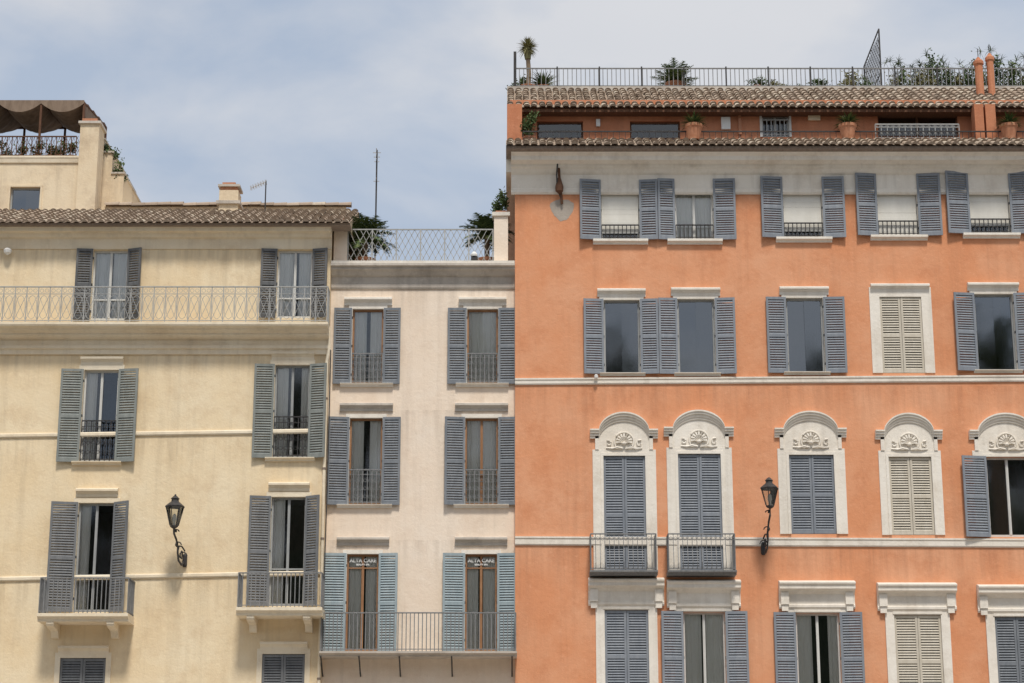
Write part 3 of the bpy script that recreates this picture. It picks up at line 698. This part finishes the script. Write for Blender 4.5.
# ================================================================== PLANTS
def blades(mb,c,n,L,w,mat,up=(15,85),droop=.5):
    for i in range(n):
        az=R(0,2*math.pi); el=math.radians(R(*up)); l=L*R(.75,1.1); t=R(0,1); p=Vector(c); s=5; vs=[]
        side=Vector((-math.sin(az),math.cos(az),0)); e=el
        for k in range(s+1):
            ww=w*(1-(k/s)**1.6)*(.6+.8*(k/s)*(1-k/s)*2)+.002
            vs+= [tuple(p-side*ww/2),tuple(p+side*ww/2)]
            p=p+Vector((math.cos(az)*math.cos(e),math.sin(az)*math.cos(e),math.sin(e)))*l/s; e-=droop*R(.6,1.2)/s*2
        mb.add(vs,[(2*k,2*k+1,2*k+3,2*k+2) for k in range(s)],mat,t)
def frond_palm(mb,c,n,L,lw=.03,ll=.3,mat='leaf',up=(20,85),droop=1.1,nl=22):
    for i in range(n):
        az=2*math.pi*(i+R(-.3,.3))/n*2.4; el=math.radians(R(*up)); e=el; p=Vector(c); l=L*R(.8,1.1); pts=[p.copy()]
        for k in range(8):
            p=p+Vector((math.cos(az)*math.cos(e),math.sin(az)*math.cos(e),math.sin(e)))*l/8; pts.append(p.copy()); e-=droop/8*R(.8,1.3)
        mb.tube([tuple(q) for q in pts],lw*.5,mat,3,r1=.003,t=.6)
        side=Vector((-math.sin(az),math.cos(az),0))
        for k in range(1,nl):
            f=k/nl*8; i0=min(int(f),7); q=pts[i0].lerp(pts[i0+1],f-i0); d=(pts[i0+1]-pts[i0]).normalized()
            le=ll*math.sin(math.pi*(.12+.83*k/nl))
            for s_ in (-1,1):
                dr=(d*.55+side*s_*.9+Vector((0,0,R(-.35,.1)))).normalized(); tip=q+dr*le*R(.8,1.1); wv=d*lw*.5
                mb.add([tuple(q-wv),tuple(q+wv),tuple(tip)],[(0,1,2)],mat,R(0,1))
def bush(mb,c,r,n,ls,mat='leaf',clumps=7):
    cs=[(Vector((R(-1,1)*r[0],R(-1,1)*r[1],R(-1,1)*r[2]))*.65,R(0,.6)) for _ in range(clumps)]
    for i in range(n):
        cc,tb=random.choice(cs); d=Vector((random.gauss(0,1),random.gauss(0,1),random.gauss(0,1)))
        p=Vector(c)+cc+Vector((d.x*r[0],d.y*r[1],d.z*r[2]))*.26
        u=Vector((R(-1,1),R(-1,1),R(-1,1))).normalized(); v=u.cross(Vector((R(-1,1),R(-1,1),R(-1,1)))).normalized()
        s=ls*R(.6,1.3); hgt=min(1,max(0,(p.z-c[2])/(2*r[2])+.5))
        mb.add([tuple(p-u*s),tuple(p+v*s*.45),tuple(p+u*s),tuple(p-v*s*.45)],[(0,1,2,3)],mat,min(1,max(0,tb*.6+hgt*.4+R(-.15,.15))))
def pot(mb,c,r,h,mat='terracotta'):
    mb.lathe(c,[(r*.62,0),(r*.9,h*.78),(r*1.0,h*.82),(r*1.02,h),(r*.88,h),(r*.86,h*.92)],mat,16)
def plant(name,px,pyb,Y,zb,potr,poth,fn):
    mb=MB(); X=UX(px,pyb,Y); c=(X,Y,zb)
    if potr: pot(mb,c,potr,poth)
    fn(mb,(X,Y,zb+poth)); return mb.build(name)
Yt=Yr+.6; zt=zr+.02
def yuc(mb,c):
    zt_=UZ(48,Yt); mb.tube([c,(c[0]+.03,c[1],c[2]+.4),(c[0]-.02,c[1],zt_)],.075,'bark',7,r1=.06)
    mb.tube([(c[0],c[1],zt_-.35),(c[0]-.02,c[1],zt_)],.09,'leaf_dry',8,r1=.13,t=.2)
    blades(mb,(c[0],c[1],zt_),260,.36,.035,'leaf_dry',(-45,88),.45)
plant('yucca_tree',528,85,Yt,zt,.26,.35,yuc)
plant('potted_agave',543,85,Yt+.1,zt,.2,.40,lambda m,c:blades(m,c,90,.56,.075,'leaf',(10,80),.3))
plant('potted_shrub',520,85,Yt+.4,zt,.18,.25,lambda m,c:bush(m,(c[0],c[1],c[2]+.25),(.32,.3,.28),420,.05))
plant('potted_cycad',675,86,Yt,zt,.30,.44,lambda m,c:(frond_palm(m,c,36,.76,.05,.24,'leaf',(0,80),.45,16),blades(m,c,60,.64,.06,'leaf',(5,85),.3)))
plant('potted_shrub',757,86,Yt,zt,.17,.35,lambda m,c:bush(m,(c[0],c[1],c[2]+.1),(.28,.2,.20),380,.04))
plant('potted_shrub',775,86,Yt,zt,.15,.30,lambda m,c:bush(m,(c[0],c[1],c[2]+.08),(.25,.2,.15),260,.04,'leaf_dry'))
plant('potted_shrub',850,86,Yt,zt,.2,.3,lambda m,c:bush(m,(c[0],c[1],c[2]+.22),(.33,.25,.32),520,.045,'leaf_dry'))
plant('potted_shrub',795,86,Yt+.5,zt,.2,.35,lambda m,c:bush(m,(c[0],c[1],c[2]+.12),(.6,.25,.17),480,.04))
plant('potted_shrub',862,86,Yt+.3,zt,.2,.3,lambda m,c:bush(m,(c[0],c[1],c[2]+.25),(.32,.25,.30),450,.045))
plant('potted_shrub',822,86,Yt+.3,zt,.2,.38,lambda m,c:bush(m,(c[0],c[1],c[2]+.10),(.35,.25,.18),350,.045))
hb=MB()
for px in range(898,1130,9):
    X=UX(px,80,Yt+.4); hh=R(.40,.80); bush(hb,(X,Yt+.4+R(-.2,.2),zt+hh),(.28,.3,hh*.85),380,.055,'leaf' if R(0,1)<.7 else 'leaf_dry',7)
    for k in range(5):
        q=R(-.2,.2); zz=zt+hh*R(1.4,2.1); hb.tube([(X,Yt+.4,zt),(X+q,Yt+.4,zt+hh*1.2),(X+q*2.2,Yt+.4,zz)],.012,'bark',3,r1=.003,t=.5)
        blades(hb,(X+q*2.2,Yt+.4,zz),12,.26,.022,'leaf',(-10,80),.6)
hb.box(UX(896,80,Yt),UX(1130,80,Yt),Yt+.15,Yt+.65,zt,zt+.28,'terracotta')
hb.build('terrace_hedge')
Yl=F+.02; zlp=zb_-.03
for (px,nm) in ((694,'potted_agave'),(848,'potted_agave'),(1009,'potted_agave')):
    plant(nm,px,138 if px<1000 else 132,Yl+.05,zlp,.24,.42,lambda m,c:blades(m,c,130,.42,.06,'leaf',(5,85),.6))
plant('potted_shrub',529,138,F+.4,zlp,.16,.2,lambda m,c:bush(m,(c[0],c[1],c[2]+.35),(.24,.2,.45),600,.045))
Ym=.7; zm=UZ(268,0.0)
def pm(h,n,Lf):
    def f(m,c):
        m.tube([c,(c[0],c[1],c[2]+h)],.07,'bark',7); frond_palm(m,(c[0],c[1],c[2]+h),n,Lf,.05,.30,'leaf',(0,85),1.2,20)
    return f
plant('potted_palm',365,250,Ym,zm,.28,.45,pm(.5,50,.95))
plant('potted_palm',487,250,Ym,zm,.28,.45,pm(.6,44,.85))
vn=MB(); X,Z=U(500,205,.5); bush(vn,(X,.5,Z),(.22,.3,.34),700,.05,'leaf',9)
X0_,Z0_=U(500,262,.5); vn.tube([(X0_,.5,zm),(X0_+.02,.5,Z0_+.6),(X,.5,Z)],.03,'bark',5)
bush(vn,(X+.03,.5,Z-.8),(.16,.2,.6),260,.05,'leaf',6); vn.build('climbing_shrub')
pv=MB()
for (px,py) in ((98,136),(104,149),(112,152),(116,170),(121,174),(60,150),(20,152),(38,150),(3,150),(72,146),(50,153)):
    Yq=Yp+.9 if px>90 else Yp+.35; X,Z=U(px,py,Yq); bush(pv,(X,Yq,Z),(.22,.2,.24),240,.045,'leaf',5)
    if px<90: pot(pv,(X,Yq,zp),.12,.22)
pv.build('penthouse_plants')
# antennas
an=MB(); Y=3.0; X,Z=U(377,150,Y); zb=zm
an.tube([(X,Y,zb),(X,Y,Z)],.022,'iron',6)
for k,(dz,l) in enumerate(((.05,.28),(.18,.22),(.32,.18),(.9,.2))):
    an.tube([(X,Y-l,Z-dz),(X,Y+l,Z-dz)],.012,'aluminium'); an.tube([(X-l*.4,Y,Z-dz-.03),(X+l*.4,Y,Z-dz-.03)],.012,'aluminium')
an.build('tv_antenna')
an=MB(); Y=-.3+3.2; X,Z=U(266,181,Y); an.tube([(X,Y,ztop),(X,Y,Z)],.018,'iron',6)
X2,Z2=U(251,188,Y); an.tube([(X,Y,Z-.03),(X2,Y,Z2)],.014,'aluminium')
for k in range(7):
    q=k/6; p=(X+(X2-X)*q,Y,Z-.03+(Z2-Z+.03)*q); an.tube([(p[0],Y-.2,p[2]),(p[0],Y+.2,p[2])],.008,'aluminium'); an.tube([(p[0]-.02,Y,p[2]-.07),(p[0]+.02,Y,p[2]+.07)],.008,'aluminium')
an.build('tv_antenna')
# ================================================================== WALL LANTERNS
def lantern(pxm,pym,Fw,pyt,pyb,pxl):
    """pxm,pym wall mount; lantern top/bottom rows; pxl lantern centre"""
    mb=MB(); d=.85; Yl=Fw-d; Xm=UX(pxm,pym,Fw); XL=UX(pxl,pyb,Yl); Zm=UZ(pym,Fw); Zb=UZ(pyb,Yl); Zt=UZ(pyt,Yl); h=Zt-Zb
    mb.lathe((Xm,Fw-.03,Zm-.02),[(.04,-.16),(.06,-.12),(.06,.12),(.04,.16)],'iron',8)
    P=lambda y,z:(Xm+(XL-Xm)*y,Fw-y*d,Zm+z)
    H=Zb-Zm
    mb.tube([P(.05,-.05),P(.28,-.16),P(.52,-.08),P(.62,.10),P(.62,H*.35),P(.78,H*.62),P(.98,H*.8),P(1.0,H)],.026,'iron',6)
    mb.tube([P(.05,.22),P(.30,.30),P(.52,.28),P(.60,.12)],.020,'iron',6)
    s_=1 if XL<Xm else -1
    for (cy,cz,r0) in ((.30,.06,.16),(.72,H*.42,.13),(.85,H*.90,.09)):
        q=P(cy,cz)
        mb.tube([(q[0],q[1]+(r0-.012*k)*math.cos(.6*k),q[2]+(r0-.012*k)*math.sin(.6*k)) for k in range(9)],.018,'iron',5)
        mb.tube([(q[0]+s_*(.02+(r0-.012*k)*math.cos(.6*k)*.75),q[1],q[2]+(r0-.012*k)*math.sin(.6*k)*.75) for k in range(9)],.016,'iron',5)
    X=XL; c=(X,Yl,Zb)
    mb.lathe(c,[(.02,-.02),(.06,0),(.10,.03),(.10,.06)],'iron',6)
    b0,b1=.105,.215; z0,z1=.06,h*.60
    for k in range(6):
        a=2*math.pi*k/6+.26
        mb.tube([(X+b0*math.cos(a),Yl+b0*math.sin(a),Zb+z0),(X+b1*math.cos(a),Yl+b1*math.sin(a),Zb+z1)],.014,'iron')
    mb.lathe((X,Yl,Zb),[(b0-.01,z0),(b1-.012,z1)],'glass_lamp',6,ph=.26)
    mb.lathe((X,Yl,Zb),[(b1+.02,z1),(b1+.03,z1+.03),(b1*.75,z1+.10),(b1*.45,z1+.15),(b1*.40,z1+.20),(b1*.52,z1+.22),(b1*.2,z1+.29),(.015,h-.06),(.03,h-.03),(.008,h)],'iron',6,ph=.26)
    mb.lathe((X,Yl,Zb),[(.03,z0),(.035,z0+.1),(.055,z0+.16),(.045,z0+.26),(.01,z0+.3)],'sign_white',8)
    mb.build('wall_lantern')
lantern(185,560,-.30,494,528,174)
lantern(763,548,-.15,477,508,770)
# ================================================================== GROUND + what stands across the square
def ground_mat():
    m,nt,bs=newmat('cobbles')
    tc=N(nt,'ShaderNodeTexCoord'); v=N(nt,'ShaderNodeTexVoronoi'); v.inputs['Scale'].default_value=8; v.feature='DISTANCE_TO_EDGE'
    nt.links.new(tc.outputs['Object'],v.inputs['Vector'])
    c=mix(nt,ramp(nt,noise(nt,.6,6,.7),.3,.7),(.22,.20,.175),(.32,.29,.25)); c=mix(nt,ramp(nt,v.outputs['Distance'],0,.08,1,0),c,(.06,.055,.05))
    nt.links.new(c,bs.inputs['Base Color']); bs.inputs['Roughness'].default_value=.8
ground_mat()
g=MB(); g.quad((-1500,-1500,0),(1500,-1500,0),(1500,1500,0),(-1500,1500,0),'cobbles'); g.build('ground')
g=MB(); g.box(-22,24,-3.2,-.38,0.0,.13,'stone_grey'); g.build('pavement')
def hilltop(x): return 36+4*math.sin(x*.045+1)+2.5*math.sin(x*.13+2)
g=MB(); vs=[];fs=[]; nx_=60
for i in range(nx_+1):
    x=-150+300*i/nx_; hh=hilltop(x)-9
    for (y,k) in ((-78,0),(-84,.45),(-92,.85),(-100,1),(-140,1.02),(-220,0)): vs.append((x,y,hh*k))
for i in range(nx_):
    for j in range(5): q=i*6+j; fs.append((q,q+6,q+7,q+1))
g.add(vs,fs,'leaf_far',.4); g.build('hill')
g=MB()
for i in range(130):
    x=-75+150*i/130+R(-1,1); y=R(-99,-88); hz=hilltop(x)-6+R(-4,1); r=R(1.8,3.6)
    g.tube([(x,y,hz-8),(x,y,hz+2)],.25,'bark',5)
    bush(g,(x,y,hz+R(0,5)),(r,r,r*R(.6,1.5)),150,.7,'leaf_far',8)
g.build('distant_trees')
def palmtree(x,y,h):
    g=MB(); g.tube([(x,y,0),(x+.2,y,h*.5),(x,y,h)],.34,'bark',10,r1=.24)
    frond_palm(g,(x,y,h),44,3.3,.10,.75,'leaf',(-35,85),1.3,26); g.build('palm_tree')
palmtree(17.6,-18,18.2)
# ================================================================== SKY + SUN
el=math.radians(60); azx=.14
w=bpy.data.worlds.new('World'); scene.world=w; w.use_nodes=True; nt=w.node_tree
bg=nt.nodes['Background']; sky=N(nt,'ShaderNodeTexSky'); sky.sky_type='NISHITA'; sky.sun_disc=False; sky.sun_elevation=el
sdir=Vector((azx,-1,0)).normalized()*math.cos(el)+Vector((0,0,math.sin(el)))
sky.sun_rotation=math.atan2(sdir.x,sdir.y); sky.air_density=1.2; sky.dust_density=2.5
tc=N(nt,'ShaderNodeTexCoord'); mp=N(nt,'ShaderNodeMapping'); mp.inputs['Scale'].default_value=(1,1,2.4); mp.inputs['Location'].default_value=(3.1,.4,.2)
nt.links.new(tc.outputs['Generated'],mp.inputs[0])
n1=N(nt,'ShaderNodeTexNoise'); n1.inputs['Scale'].default_value=5.0; n1.inputs['Detail'].default_value=8; n1.inputs['Roughness'].default_value=.52; n1.inputs['Distortion'].default_value=.35
nt.links.new(mp.outputs[0],n1.inputs['Vector'])
n2=N(nt,'ShaderNodeTexNoise'); n2.inputs['Scale'].default_value=1.5; n2.inputs['Detail'].default_value=5; nt.links.new(mp.outputs[0],n2.inputs['Vector'])
cl=mix(nt,ramp(nt,n1.outputs['Fac'],.38,.62),(4.0,4.65,5.7),(6.3,6.35,6.55))
fac=ramp(nt,n2.outputs['Fac'],.3,.6,.78,.97)
nt.links.new(mix(nt,fac,sky.outputs[0],cl),bg.inputs['Color']); bg.inputs['Strength'].default_value=.118
sl=bpy.data.lights.new('sun','SUN'); sl.energy=3.0; sl.angle=math.radians(9); sl.color=(1,.935,.84)
so=bpy.data.objects.new('sun',sl); scene.collection.objects.link(so); so.rotation_euler=(-sdir).to_track_quat('-Z','Y').to_euler(); so.location=(0,-20,40)
cam=bpy.data.cameras.new('camera'); cam.sensor_width=36; cam.lens=FPX/1024*36; cam.clip_end=4000
co=bpy.data.objects.new('camera',cam); scene.collection.objects.link(co); co.location=(0,CY,CZ); co.rotation_euler=(math.pi/2+TH,0,0); scene.camera=co
scene.view_settings.view_transform='Standard'; scene.view_settings.look='None'; scene.view_settings.exposure=0
